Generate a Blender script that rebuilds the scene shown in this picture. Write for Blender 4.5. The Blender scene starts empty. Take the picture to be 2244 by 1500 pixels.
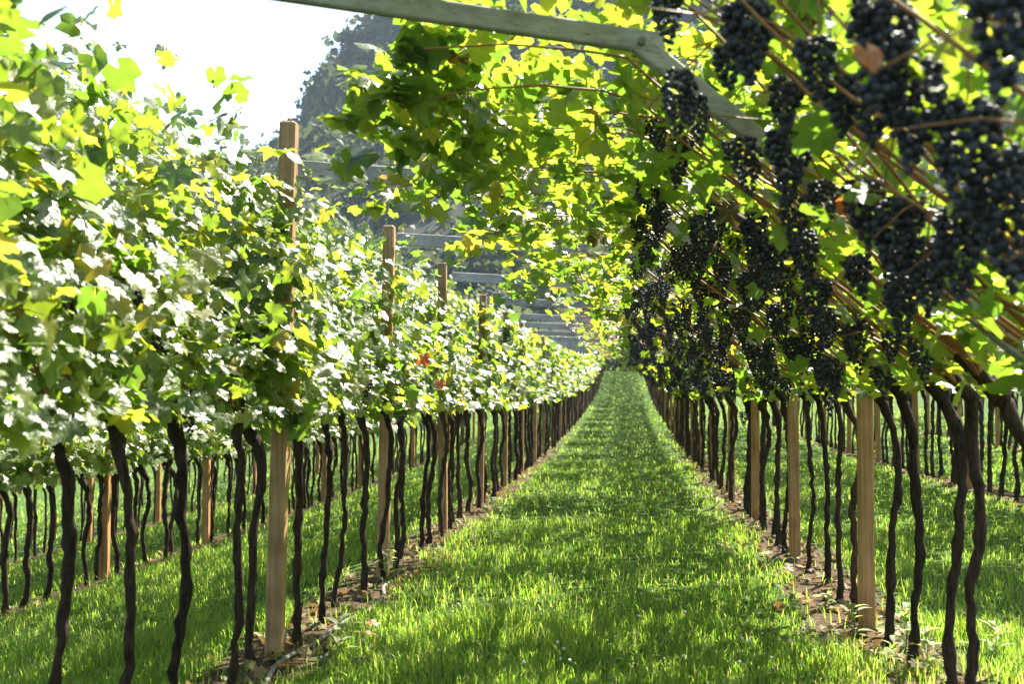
import bpy, math, random
import numpy as np
from mathutils import Vector, Matrix

SC = bpy.context.scene
COL = SC.collection
R = math.radians
rng = np.random.default_rng(7)
random.seed(7)

# ------------------------------------------------------------------ camera, sky, sun, exposure
CAM = Vector((0.0, 0.0, 1.55))
YAW, PITCH, FPX = R(5.76), R(2.82), 2480.0
cd = bpy.data.cameras.new('camera')
cam = bpy.data.objects.new('camera', cd)
COL.objects.link(cam)
cam.location = CAM
cam.rotation_euler = (R(90) + PITCH, 0, YAW)
cd.sensor_width = 36.0
cd.lens = 36.0 * FPX / 2244.0
cd.clip_start, cd.clip_end = 0.05, 3000.0
cd.dof.use_dof = True
cd.dof.focus_distance = 9.5
cd.dof.aperture_fstop = 3.0
SC.camera = cam

SUN_EL, SUN_AZ = R(51), R(29)          # azimuth measured from +Y towards +X
w = bpy.data.worlds.new("World")
SC.world = w
w.use_nodes = True
nt = w.node_tree
nt.nodes.clear()
wo = nt.nodes.new('ShaderNodeOutputWorld')
bg = nt.nodes.new('ShaderNodeBackground')
sk = nt.nodes.new('ShaderNodeTexSky')
sk.sky_type = 'NISHITA'
sk.sun_disc = False
sk.sun_elevation = SUN_EL
sk.sun_rotation = SUN_AZ
sk.altitude = 300
sk.dust_density = 2.0
bg.inputs['Strength'].default_value = 0.075
nt.links.new(sk.outputs[0], bg.inputs[0])
nt.links.new(bg.outputs[0], wo.inputs[0])
sl = bpy.data.lights.new('sun', 'SUN')
sl.energy = 5.0
sl.angle = R(0.53)
sl.color = (1.0, 0.93, 0.80)
so = bpy.data.objects.new('sun', sl)
COL.objects.link(so)
sdir = Vector((math.sin(SUN_AZ) * math.cos(SUN_EL), math.cos(SUN_AZ) * math.cos(SUN_EL), math.sin(SUN_EL)))
so.rotation_euler = sdir.to_track_quat('Z', 'Y').to_euler()
so.location = sdir * 60
SC.view_settings.view_transform = 'Standard'
SC.view_settings.look = 'None'
SC.view_settings.gamma = 1.0
SC.view_settings.use_curve_mapping = False
SC.view_settings.exposure = 2.32
SC.cycles.max_bounces = 8
SC.cycles.diffuse_bounces = 4
SC.cycles.transmission_bounces = 6
SC.cycles.glossy_bounces = 2
SC.cycles.use_denoising = True


# ------------------------------------------------------------------ helpers
def ray(px, py):
    """world direction through a pixel of the 2244x1500 photograph"""
    d = Vector(((px - 1122) / FPX, -(py - 750) / FPX, -1.0))
    return cam.rotation_euler.to_matrix() @ d


def at_y(px, py, y):
    d = ray(px, py)
    return CAM + d * (y / d.y)


def tag(o, label=None, cat=None, group=None, kind=None):
    if label: o['label'] = label
    if cat: o['category'] = cat
    if group: o['group'] = group
    if kind: o['kind'] = kind
    return o


def link(name, me, parent=None):
    o = bpy.data.objects.new(name, me)
    COL.objects.link(o)
    if parent is not None:
        o.parent = parent
    return o


def empty(name, loc):
    o = bpy.data.objects.new(name, None)
    o.empty_display_size = 0.1
    COL.objects.link(o)
    o.location = loc
    return o


def mesh_np(name, verts, faces, mat, smooth=True, uv=None, vattr=None):
    """verts (N,3); faces (M,3) or (M,4) ints, or a list of such arrays"""
    me = bpy.data.meshes.new(name)
    if not isinstance(faces, (list, tuple)):
        faces = [faces]
    faces = [np.asarray(f, dtype=np.int32) for f in faces if len(f)]
    verts = np.asarray(verts, dtype=np.float32)
    me.vertices.add(len(verts))
    me.vertices.foreach_set('co', verts.ravel())
    nl = sum(f.size for f in faces)
    nf = sum(len(f) for f in faces)
    me.loops.add(nl)
    me.polygons.add(nf)
    me.loops.foreach_set('vertex_index', np.concatenate([f.ravel() for f in faces]))
    tot = np.concatenate([np.full(len(f), f.shape[1], dtype=np.int32) for f in faces])
    start = np.concatenate([[0], np.cumsum(tot)[:-1]]).astype(np.int32)
    me.polygons.foreach_set('loop_start', start)
    me.polygons.foreach_set('loop_total', tot)
    me.polygons.foreach_set('use_smooth', np.full(nf, smooth, dtype=bool))
    if vattr is not None:
        for k, v in vattr.items():
            a = me.attributes.new(k, 'FLOAT', 'POINT')
            a.data.foreach_set('value', np.asarray(v, dtype=np.float32))
    me.update(calc_edges=True)
    me.validate()
    me.materials.append(mat)
    return me


class MB:
    """collects tubes, boxes and copies of templates into one mesh"""
    def __init__(self):
        self.v, self.q, self.t, self.n = [], [], [], 0

    def add(self, v, q=None, t=None):
        v = np.asarray(v, dtype=np.float64).reshape(-1, 3)
        if q is not None and len(q): self.q.append(np.asarray(q) + self.n)
        if t is not None and len(t): self.t.append(np.asarray(t) + self.n)
        self.v.append(v)
        self.n += len(v)

    def tube(self, pts, rad, sides=8, rough=0.0, g=None, cap=True):
        pts = np.asarray(pts, dtype=np.float64)
        n = len(pts)
        rad = np.broadcast_to(np.asarray(rad, dtype=np.float64), (n,))
        tan = np.gradient(pts, axis=0)
        tan /= np.linalg.norm(tan, axis=1)[:, None] + 1e-9
        ref = np.array([0.0, 1.0, 0.0]) if abs(tan[0][1]) < 0.9 else np.array([1.0, 0, 0])
        a = np.cross(tan, ref); a /= np.linalg.norm(a, axis=1)[:, None] + 1e-9
        b = np.cross(tan, a)
        th = np.arange(sides) / sides * 2 * np.pi
        rr = rad[:, None] * np.ones(sides)[None, :]
        if rough and g is not None:
            rr = rr * (1 + rough * g.uniform(-1, 1, rr.shape))
        ring = pts[:, None, :] + rr[:, :, None] * (np.cos(th)[None, :, None] * a[:, None, :] + np.sin(th)[None, :, None] * b[:, None, :])
        v = ring.reshape(-1, 3)
        q = []
        for i in range(n - 1):
            for j in range(sides):
                k = (j + 1) % sides
                q.append((i * sides + j, i * sides + k, (i + 1) * sides + k, (i + 1) * sides + j))
        t = []
        if cap:
            v = np.vstack([v, pts[0], pts[-1]])
            c0, c1 = n * sides, n * sides + 1
            for j in range(sides):
                k = (j + 1) % sides
                t.append((c0, k, j)); t.append((c1, (n - 1) * sides + j, (n - 1) * sides + k))
        self.add(v, q, t)

    def beam(self, p0, p1, wd, ht, up=(0, 0, 1), ch=0.006):
        """bevelled bar from p0 to p1, wd wide, ht deep"""
        p0, p1 = np.array(p0, float), np.array(p1, float)
        d = p1 - p0; L = np.linalg.norm(d); d /= L
        u = np.array(up, float); s = np.cross(d, u); s /= np.linalg.norm(s); u = np.cross(s, d)
        hw, hh = wd / 2, ht / 2
        prof = [(-hw + ch, -hh), (hw - ch, -hh), (hw, -hh + ch), (hw, hh - ch), (hw - ch, hh), (-hw + ch, hh), (-hw, hh - ch), (-hw, -hh + ch)]
        ends = [(p0, 1 - ch / max(hw, hh)), (p0 + d * ch, 1), (p1 - d * ch, 1), (p1, 1 - ch / max(hw, hh))]
        v = [c + (x * s + y * u) * k for c, k in ends for x, y in prof]
        q = []
        for i in range(3):
            for j in range(8):
                k = (j + 1) % 8
                q.append((i * 8 + j, i * 8 + k, (i + 1) * 8 + k, (i + 1) * 8 + j))
        t = [(0, j + 1, j) for j in range(1, 7)] + [(24, 24 + j, 24 + j + 1) for j in range(1, 7)]
        self.add(v, q, t)

    def inst(self, tv, tf, mats, pos):
        """copies of template (tv verts, tf tris) under 3x3 matrices"""
        N, V = len(pos), len(tv)
        vv = np.einsum('nij,vj->nvi', mats, tv) + pos[:, None, :]
        ff = tf[None, :, :] + (np.arange(N) * V)[:, None, None]
        self.add(vv.reshape(-1, 3), None, ff.reshape(-1, 3))

    def mesh(self, name, mat, smooth=True, vattr=None):
        return mesh_np(name, np.vstack(self.v), ([np.vstack(self.q)] if self.q else []) + ([np.vstack(self.t)] if self.t else []), mat, smooth, vattr=vattr)


def snoise(x, y, s=1.0, seed=0):
    g = np.random.default_rng(seed + 100)
    r = 0
    for k in range(6):
        a = g.uniform(0, 2 * np.pi); f = s * g.uniform(0.5, 1.8); p = g.uniform(0, 6.28)
        r = r + np.sin((x * np.cos(a) + y * np.sin(a)) * f + p)
    return r / 6


# ------------------------------------------------------------------ materials
def newmat(name):
    m = bpy.data.materials.new(name)
    m.use_nodes = True
    m.node_tree.nodes.clear()
    return m, m.node_tree


def N(t, typ, **kw):
    n = t.nodes.new(typ)
    for k, v in kw.items():
        if k in n.inputs.keys(): n.inputs[k].default_value = v
        else: setattr(n, k, v)
    return n


def ramp(t, src, stops, interp='LINEAR'):
    r = t.nodes.new('ShaderNodeValToRGB')
    r.color_ramp.interpolation = interp
    el = r.color_ramp.elements
    while len(el) < len(stops): el.new(0.5)
    for e, (p, c) in zip(el, stops):
        e.position = p
        e.color = (*c, 1)
    t.links.new(src, r.inputs[0])
    return r


def island_rnd(t):
    oi = N(t, 'ShaderNodeObjectInfo')
    ge = N(t, 'ShaderNodeNewGeometry')
    ad = N(t, 'ShaderNodeMath', operation='ADD')
    t.links.new(oi.outputs['Random'], ad.inputs[0]); t.links.new(ge.outputs['Random Per Island'], ad.inputs[1])
    fr = N(t, 'ShaderNodeMath', operation='FRACT')
    t.links.new(ad.outputs[0], fr.inputs[0])
    return fr.outputs[0], ge


def mat_leaf(name, stops, tstops, trans=0.5, rough=0.37, spec=0.85, vein=True, ns=1.0, spots=False):
    m, t = newmat(name)
    out = N(t, 'ShaderNodeOutputMaterial')
    rnd, ge = island_rnd(t)
    c = ramp(t, rnd, stops)
    tc = ramp(t, rnd, tstops)
    co = N(t, 'ShaderNodeTexCoord')
    nz = N(t, 'ShaderNodeTexNoise', Scale=22.0 * ns, Detail=3.0)
    t.links.new(co.outputs['Object'], nz.inputs['Vector'])
    hs = N(t, 'ShaderNodeMapRange'); hs.inputs['To Min'].default_value = 0.72; hs.inputs['To Max'].default_value = 1.28
    t.links.new(nz.outputs[0], hs.inputs[0])
    def scaled(src):
        x = N(t, 'ShaderNodeMix', data_type='RGBA', blend_type='MULTIPLY')
        x.inputs[0].default_value = 1.0
        t.links.new(src, x.inputs[6]); t.links.new(hs.outputs[0], x.inputs[7])
        return x.outputs[2]
    csrc, tsrc = scaled(c.outputs[0]), scaled(tc.outputs[0])
    if spots:      # brown blotches and a dried rim on some leaves
        ns_ = N(t, 'ShaderNodeTexNoise', Scale=26.0 * ns, Detail=4.0, Roughness=.7)
        t.links.new(co.outputs['Object'], ns_.inputs['Vector'])
        oi = N(t, 'ShaderNodeObjectInfo')
        mo = N(t, 'ShaderNodeVectorMath', operation='ADD')
        t.links.new(co.outputs['Object'], mo.inputs[0]); t.links.new(oi.outputs['Location'], mo.inputs[1]); t.links.new(mo.outputs[0], ns_.inputs['Vector'])
        rs = ramp(t, ns_.outputs[0], [(.64, (0, 0, 0)), (.70, (1, 1, 1))])
        def blotch(src, col):
            x = N(t, 'ShaderNodeMix', data_type='RGBA'); x.inputs[7].default_value = (*col, 1)
            t.links.new(rs.outputs[0], x.inputs[0]); t.links.new(src, x.inputs[6])
            return x.outputs[2]
        csrc, tsrc = blotch(csrc, (.12, .075, .03)), blotch(tsrc, (.30, .16, .04))
    if vein:
        at = N(t, 'ShaderNodeAttribute', attribute_name='vein')
        pw = N(t, 'ShaderNodeMath', operation='POWER'); pw.inputs[1].default_value = 3.5
        t.links.new(at.outputs['Fac'], pw.inputs[0])
        mv = N(t, 'ShaderNodeMix', data_type='RGBA')
        t.links.new(pw.outputs[0], mv.inputs[0]); t.links.new(csrc, mv.inputs[6]); mv.inputs[7].default_value = (0.19, 0.22, 0.07, 1)
        csrc = mv.outputs[2]
    # the underside of a vine leaf is paler and matt
    und = N(t, 'ShaderNodeMix', data_type='RGBA'); und.inputs[7].default_value = (0.12, 0.17, 0.06, 1)
    bf = N(t, 'ShaderNodeMath', operation='MULTIPLY'); bf.inputs[1].default_value = 0.55
    t.links.new(ge.outputs['Backfacing'], bf.inputs[0])
    t.links.new(bf.outputs[0], und.inputs[0]); t.links.new(csrc, und.inputs[6])
    rg = N(t, 'ShaderNodeMapRange'); rg.inputs['To Min'].default_value = rough; rg.inputs['To Max'].default_value = 0.7
    t.links.new(ge.outputs['Backfacing'], rg.inputs[0])
    bu = N(t, 'ShaderNodeBump', Strength=0.42, Distance=0.012)
    nz2 = N(t, 'ShaderNodeTexNoise', Scale=60.0 * ns, Detail=2.0)
    t.links.new(co.outputs['Object'], nz2.inputs['Vector']); t.links.new(nz2.outputs[0], bu.inputs['Height'])
    p = N(t, 'ShaderNodeBsdfPrincipled')
    p.inputs['Specular IOR Level'].default_value = spec
    t.links.new(und.outputs[2], p.inputs['Base Color']); t.links.new(rg.outputs[0], p.inputs['Roughness']); t.links.new(bu.outputs[0], p.inputs['Normal'])
    tr = N(t, 'ShaderNodeBsdfTranslucent')
    t.links.new(tsrc, tr.inputs[0])
    mx = N(t, 'ShaderNodeMixShader'); mx.inputs[0].default_value = trans
    t.links.new(p.outputs[0], mx.inputs[1]); t.links.new(tr.outputs[0], mx.inputs[2])
    t.links.new(mx.outputs[0], out.inputs[0])
    return m


G1 = [(0, (.022, .055, .014)), (.35, (.036, .080, .017)), (.7, (.060, .110, .020)), (.93, (.110, .140, .025)), (1, (.17, .15, .03))]
T1 = [(0, (.15, .30, .022)), (.35, (.23, .38, .025)), (.7, (.36, .50, .030)), (.93, (.58, .60, .04)), (1, (.62, .46, .05))]
M_LEAF = mat_leaf('vine_leaf', G1, T1, trans=0.54, spots=True)
M_LEAF1 = mat_leaf('vine_leaf_single', G1, T1, trans=0.54, ns=.125, spots=True)
M_RED = mat_leaf('red_leaf', [(0, (.25, .04, .015)), (1, (.30, .08, .02))], [(0, (.75, .13, .03)), (1, (.8, .25, .04))], ns=.125)
M_DRY = mat_leaf('dry_leaf', [(0, (.05, .032, .018)), (.6, (.11, .07, .035)), (.85, (.22, .16, .09)), (1, (.30, .09, .03))], [(0, (.20, .11, .04)), (1, (.4, .22, .08))], trans=0.25, rough=.7, spec=.2)
M_GRASS = mat_leaf('grass_blade', [(0, (.025, .075, .010)), (.5, (.045, .11, .013)), (.85, (.09, .15, .02)), (1, (.20, .18, .07))],
                   [(0, (.20, .42, .025)), (.5, (.34, .56, .04)), (.85, (.52, .64, .08)), (1, (.5, .45, .15))], trans=0.5, rough=.45, spec=.25, vein=False)
M_WEED = mat_leaf('weed_leaf', [(0, (.05, .10, .02)), (1, (.13, .18, .05))], [(0, (.30, .45, .05)), (1, (.60, .65, .15))], trans=0.5, rough=.5, vein=False)
M_HILLGREEN = mat_leaf('hill_foliage', [(0, (.022, .040, .020)), (.5, (.040, .058, .026)), (1, (.085, .09, .042))], [(0, (.05, .09, .02)), (1, (.14, .16, .05))], trans=.35, rough=.6, spec=.2, vein=False)


def mat_simple(name, c0, c1, rough=.8, scale=(1, 1, 1), nscale=8.0, bump=.4, bdist=.01, spec=.3, detail=6.0, coords='Object', rnd=0.0):
    m, t = newmat(name)
    out = N(t, 'ShaderNodeOutputMaterial')
    co = N(t, 'ShaderNodeTexCoord')
    mp = N(t, 'ShaderNodeMapping'); mp.inputs['Scale'].default_value = scale
    nz = N(t, 'ShaderNodeTexNoise', Scale=nscale, Detail=detail, Roughness=.65)
    t.links.new(co.outputs[coords], mp.inputs[0]); t.links.new(mp.outputs[0], nz.inputs['Vector'])
    r = ramp(t, nz.outputs[0], [(.3, c0), (.7, c1)])
    src = r.outputs[0]
    if rnd:
        oi = N(t, 'ShaderNodeObjectInfo')
        mr = N(t, 'ShaderNodeMapRange'); mr.inputs['To Min'].default_value = 1 - rnd; mr.inputs['To Max'].default_value = 1 + rnd
        t.links.new(oi.outputs['Random'], mr.inputs[0])
        x = N(t, 'ShaderNodeMix', data_type='RGBA', blend_type='MULTIPLY'); x.inputs[0].default_value = 1
        t.links.new(src, x.inputs[6]); t.links.new(mr.outputs[0], x.inputs[7]); src = x.outputs[2]
    p = N(t, 'ShaderNodeBsdfPrincipled', Roughness=rough)
    p.inputs['Specular IOR Level'].default_value = spec
    bu = N(t, 'ShaderNodeBump', Strength=bump, Distance=bdist)
    t.links.new(nz.outputs[0], bu.inputs['Height'])
    t.links.new(src, p.inputs['Base Color']); t.links.new(bu.outputs[0], p.inputs['Normal'])
    t.links.new(p.outputs[0], out.inputs[0])
    return m


M_BARK = mat_simple('vine_bark', (.009, .006, .005), (.075, .048, .032), .9, (1, 1, .14), 60, 1.0, .025, .15, rnd=.3)
M_CANE = mat_simple('cane_bark', (.19, .068, .022), (.38, .175, .06), .5, (1, 1, .3), 30, .3, .004, .4)
def mat_wood(name, c0, c1, scale, dirt=True):
    m = mat_simple(name, c0, c1, .8, scale, 45, .5, .004, .2, rnd=.15)
    t = m.node_tree
    p = next(n for n in t.nodes if n.type == 'BSDF_PRINCIPLED')
    src = p.inputs['Base Color'].links[0].from_socket
    co = next(n for n in t.nodes if n.type == 'TEX_COORD')
    oi = N(t, 'ShaderNodeObjectInfo')
    ad = N(t, 'ShaderNodeVectorMath', operation='ADD')
    t.links.new(co.outputs['Object'], ad.inputs[0]); t.links.new(oi.outputs['Location'], ad.inputs[1])
    mp = N(t, 'ShaderNodeMapping'); mp.inputs['Scale'].default_value = [x * (.5 if x < 1 else 1) for x in scale]
    t.links.new(ad.outputs[0], mp.inputs[0])
    cr = N(t, 'ShaderNodeTexNoise', Scale=60.0, Detail=2.0)
    t.links.new(mp.outputs[0], cr.inputs['Vector'])
    r1 = ramp(t, cr.outputs[0], [(.27, (.35, .32, .3)), (.36, (1, 1, 1))])
    st = N(t, 'ShaderNodeTexNoise', Scale=5.0, Detail=5.0)
    t.links.new(ad.outputs[0], st.inputs['Vector'])
    r2 = ramp(t, st.outputs[0], [(.30, (.68, .66, .64)), (.65, (1.08, 1.08, 1.08))])
    for r_ in (r1, r2):
        x = N(t, 'ShaderNodeMix', data_type='RGBA', blend_type='MULTIPLY'); x.inputs[0].default_value = 1
        t.links.new(src, x.inputs[6]); t.links.new(r_.outputs[0], x.inputs[7]); src = x.outputs[2]
    t.links.new(src, p.inputs['Base Color'])
    return m


M_POST = mat_wood('post_wood', (.27, .135, .050), (.50, .28, .115), (1, 1, .05))
M_POSTG = mat_wood('weathered_post_wood', (.26, .145, .066), (.47, .295, .150), (1, 1, .05))
M_BEAM = mat_wood('grey_wood', (.25, .245, .24), (.42, .42, .41), (.06, 1, 1))
M_HOSE = mat_simple('hose_plastic', (.07, .065, .055), (.21, .195, .17), .7, (1, 1, 1), 9, .2, .002)
M_STAKE = mat_simple('stake_metal', (.10, .10, .10), (.17, .16, .15), .5, (1, 1, .2), 40, .2, .002, .5)
M_WIRE = mat_simple('wire_steel', (.25, .25, .25), (.40, .40, .40), .4, (1, 1, 1), 40, .1, .001, .5)
M_STONE = mat_simple('pale_rock', (.26, .24, .22), (.46, .43, .39), .9, (1, 1, 1), 4, .8, .05)


def mat_grape():
    m, t = newmat('grape_skin')
    out = N(t, 'ShaderNodeOutputMaterial')
    co = N(t, 'ShaderNodeTexCoord')
    ge = N(t, 'ShaderNodeNewGeometry')
    nz = N(t, 'ShaderNodeTexNoise', Scale=160.0, Detail=3.0)
    t.links.new(ge.outputs['Position'], nz.inputs['Vector'])
    rnd, _ = island_rnd(t)
    ad = N(t, 'ShaderNodeMath', operation='MULTIPLY_ADD'); ad.inputs[1].default_value = .35
    t.links.new(rnd, ad.inputs[0]); t.links.new(nz.outputs[0], ad.inputs[2])
    r = ramp(t, ad.outputs[0], [(.35, (.009, .009, .016)), (.62, (.019, .021, .036)), (.95, (.055, .064, .10))])
    p = N(t, 'ShaderNodeBsdfPrincipled', Roughness=.6)
    p.inputs['Specular IOR Level'].default_value = .35
    t.links.new(r.outputs[0], p.inputs['Base Color'])
    t.links.new(p.outputs[0], out.inputs[0])
    return m


M_GRAPE = mat_grape()

ROWX = {'L3': -10.3, 'L2': -6.15, 'L': -2.11, 'R': 1.61, 'R2': 5.45, 'R3': 9.25, 'L4': -14.5, 'R4': 13.0}


def mat_ground():
    m, t = newmat('grass_ground')
    out = N(t, 'ShaderNodeOutputMaterial')
    ge = N(t, 'ShaderNodeNewGeometry')
    n1 = N(t, 'ShaderNodeTexNoise', Scale=.9, Detail=6.0)
    n2 = N(t, 'ShaderNodeTexNoise', Scale=14.0, Detail=8.0, Roughness=.7)
    for n in (n1, n2): t.links.new(ge.outputs['Position'], n.inputs['Vector'])
    gr = ramp(t, n2.outputs[0], [(.3, (.022, .050, .010)), (.55, (.048, .090, .016)), (.75, (.10, .12, .035))])
    so_ = ramp(t, n2.outputs[0], [(.3, (.030, .019, .011)), (.5, (.070, .045, .027)), (.7, (.135, .092, .056))])
    at = N(t, 'ShaderNodeAttribute', attribute_name='soil')
    ad = N(t, 'ShaderNodeMath', operation='MULTIPLY_ADD'); ad.inputs[1].default_value = .9
    sb = N(t, 'ShaderNodeMath', operation='SUBTRACT'); sb.inputs[1].default_value = .5
    t.links.new(n1.outputs[0], sb.inputs[0])
    t.links.new(sb.outputs[0], ad.inputs[0]); t.links.new(at.outputs['Fac'], ad.inputs[2])
    mr = N(t, 'ShaderNodeMapRange'); mr.inputs['From Min'].default_value = .35; mr.inputs['From Max'].default_value = .65
    t.links.new(ad.outputs[0], mr.inputs[0])
    mx = N(t, 'ShaderNodeMix', data_type='RGBA')
    t.links.new(mr.outputs[0], mx.inputs[0]); t.links.new(gr.outputs[0], mx.inputs[6]); t.links.new(so_.outputs[0], mx.inputs[7])
    p = N(t, 'ShaderNodeBsdfPrincipled', Roughness=.95)
    p.inputs['Specular IOR Level'].default_value = .1
    bu = N(t, 'ShaderNodeBump', Strength=.9, Distance=.04)
    t.links.new(n2.outputs[0], bu.inputs['Height'])
    t.links.new(mx.outputs[2], p.inputs['Base Color']); t.links.new(bu.outputs[0], p.inputs['Normal'])
    t.links.new(p.outputs[0], out.inputs[0])
    return m


M_GROUND = mat_ground()
M_HILL = mat_simple('hill_ground', (.018, .026, .018), (.052, .056, .040), .95, (1, 1, 1), .16, 1.0, .6, .1, detail=10.0)


# ------------------------------------------------------------------ terrain
def gz(x, y):
    x = np.asarray(x, float); y = np.asarray(y, float)
    d = np.clip(y - 15, 0, 95)
    z = 0.00048 * d * d + np.clip(y - 110, 0, 1e9) * 0.02
    xl = np.clip(-2.3 - x, 0, None)
    z = z - 0.155 * np.minimum(xl, 25) + 0.035 * np.clip(x - 2.5, 0, 30)
    near = np.exp(-((x / 40.0) ** 2))
    return z + near * 0.022 * snoise(x, y, 1.9, 3) * (np.abs(y) < 160)


def soil_mask(x, y):
    s = np.zeros(np.shape(x))
    for k, rx in ROWX.items():
        wdt = (.36 + .16 * np.clip((10 - np.asarray(y)) / 3, 0, 1)) if k == 'R' else .36
        s = np.maximum(s, np.exp(-((x - rx - ((.05 - .14 * np.clip((10 - np.asarray(y)) / 3, 0, 1)) if k == 'R' else .0)) / wdt) ** 2))
    return s * np.clip(1.0 - (np.asarray(y) - 16) / 50, .42, 1)


def axis(parts):
    return np.unique(np.concatenate([np.linspace(a, b, n) for a, b, n in parts]).round(4))


gx = axis([(-700, -60, 14), (-60, -14, 24), (-14, 12, 160), (12, 60, 24), (60, 700, 14)])
gy = axis([(-300, -20, 8), (-20, 2, 20), (2, 40, 180), (40, 125, 110), (125, 1000, 20)])
X, Y = np.meshgrid(gx, gy)
Z = gz(X, Y)
nx, ny = len(gx), len(gy)
idx = np.arange(nx * ny).reshape(ny, nx)
q = np.stack([idx[:-1, :-1], idx[:-1, 1:], idx[1:, 1:], idx[1:, :-1]], -1).reshape(-1, 4)
S = soil_mask(X, Y) * ((Y < 112) & (Y > -30))
me = mesh_np('ground', np.stack([X, Y, Z], -1).reshape(-1, 3), q, M_GROUND, True, vattr={'soil': S.ravel()})
tag(link('ground', me), kind='structure')


def hill_h(x, y):
    """mountain spur beyond the vineyard's end"""
    lat = np.interp(x, [-420, -230, -150, -116, -98, -88, -80, -57, 0, 120, 300, 700], [0, .03, .11, .22, .37, .47, .57, .74, .98, 1.15, 1.1, .9])
    u = np.clip((y - 122) / 180.0, 0, 1.5)
    prof = 82 * u + 72 * u * u
    prof = np.where(u > 1, 154 - 40 * (u - 1), prof)
    n = snoise(x, y, .06, 11) * 6 + snoise(x, y, .2, 12) * 1.6
    return gz(0 * x, y) * 0 + 4.2 + prof * lat * 1.0 + n * np.clip(u * 3, 0, 1) - 2.0 * np.clip(1 - u * 20, 0, 1)


hx = axis([(-420, -130, 30), (-130, 60, 96), (60, 700, 50)])
hy = axis([(119, 200, 44), (200, 330, 50), (330, 420, 12)])
X, Y = np.meshgrid(hx, hy)
Z = hill_h(X, Y)
nx, ny = len(hx), len(hy)
idx = np.arange(nx * ny).reshape(ny, nx)
q = np.stack([idx[:-1, :-1], idx[:-1, 1:], idx[1:, 1:], idx[1:, :-1]], -1).reshape(-1, 4)
tag(link('hill', mesh_np('hill', np.stack([X, Y, Z], -1).reshape(-1, 3), q, M_HILL)), kind='structure')


# ------------------------------------------------------------------ leaf templates
def leaf_template(g, n=18, full=True):
    """five-lobed toothed vine leaf, stalk at the origin, tip along +Y, unit width about 1"""
    lobes = [(90, .78), (38, .66), (142, .66), (-18, .50), (198, .50)]
    # outline angle from the stalk point, radius
    pts = []
    spec = [(-66, .36, 0), (-44, .50, 0), (-22, .53, 1), (-8, .47, 0), (6, .52, 0), (22, .56, 0), (38, .68, 1), (52, .57, 0), (63, .53, 0), (76, .63, 0), (90, .79, 1)]
    spec = spec + [(180 - a, r, v) for a, r, v in spec[-2::-1]]
    spec = [(a + g.uniform(-3, 3), r * g.uniform(.92, 1.08), v) for a, r, v in spec]
    if not full:
        spec = [s for i, s in enumerate(spec) if i in (0, 2, 4, 6, 8, 10, 12, 14, 16, 18, 20)]
    cup, fold, wav, ph = g.uniform(-.35, .5), g.uniform(-.05, .5), g.uniform(.05, .13), g.uniform(0, 6.28)
    def zf(x, y):
        r = math.hypot(x, y)
        return cup * r * r * .6 - fold * abs(x) * .5 - .18 * max(0, y) ** 2 + wav * math.sin(5 * math.atan2(y, x) + ph) * r * 1.4
    v, vein = [(0, .0, 0)], [1.0]
    m = len(spec)
    for a, r, vv in spec:
        x, y = r * math.cos(R(a)), r * math.sin(R(a))
        v.append((x, y, zf(x, y))); vein.append(float(vv))
    tris = []
    if full:
        inner, outer = [], []
        v, vein = [(0, 0, 0)], [.55]
        for k in range(0, m, 2):
            a, r, vv = spec[k]
            x, y = r * .52 * math.cos(R(a)), r * .52 * math.sin(R(a))
            v.append((x, y, zf(x, y) + .015)); vein.append(float(vv)); inner.append(len(v) - 1)
        for i, k in enumerate(range(0, m, 2)):
            a, r, vv = spec[k]
            pts_ = [(a, r, vv)]
            if k < m - 1:
                (a1, r1, _), (a2, r2, _) = spec[k + 1], spec[k + 2]
                pts_ += [(a + (a2 - a) * .30, (r * .55 + r1 * .45) * g.uniform(.86, .94), 0), (a + (a2 - a) * .60, (r1 * .75 + r2 * .25) * g.uniform(1.02, 1.12), 0)]
            for aa, rr, vv in pts_:
                x, y = rr * math.cos(R(aa)), rr * math.sin(R(aa))
                v.append((x, y, zf(x, y))); vein.append(float(vv)); outer.append(len(v) - 1)
        for i in range(len(inner) - 1):
            A, B = inner[i], inner[i + 1]
            o = outer[i * 3:i * 3 + 4]
            tris += [(0, A, B), (A, o[0], o[1]), (A, o[1], o[2]), (A, o[2], B), (B, o[2], o[3])]
    else:
        tris = [(0, k + 1, k + 2) for k in range(m - 1)]
    # stalk
    b = len(v)
    v += [(-.012, 0, 0), (.012, 0, 0), (.02, -.42, -.16), (-.004, -.42, -.16)]
    vein += [.85] * 4
    tris += [(b, b + 2, b + 1), (b, b + 3, b + 2)]
    return np.array(v, float), np.array(tris), np.array(vein)


gl = np.random.default_rng(3)
LT = [leaf_template(gl) for _ in range(8)]
LT_LOW = [leaf_template(gl, full=False) for _ in range(4)]
LEAF_ME = [mesh_np('leaf', v, t, M_LEAF1, True, vattr={'vein': ve}) for v, t, ve in LT]
RED_ME = [mesh_np('red_leaf', v, t, M_RED, True, vattr={'vein': ve}) for v, t, ve in LT[:3]]
DRY_ME = [mesh_np('dry_leaf', v, t, M_DRY, True, vattr={'vein': ve}) for v, t, ve in LT[:4]]


def frames(nrm, tipd, size):
    """3x3 matrices with Z along nrm and Y as near tipd as it goes"""
    z = nrm / (np.linalg.norm(nrm, axis=1)[:, None] + 1e-9)
    y = tipd - np.sum(tipd * z, 1)[:, None] * z
    y /= np.linalg.norm(y, axis=1)[:, None] + 1e-9
    x = np.cross(y, z)
    return np.stack([x, y, z], -1) * size[:, None, None]


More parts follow.
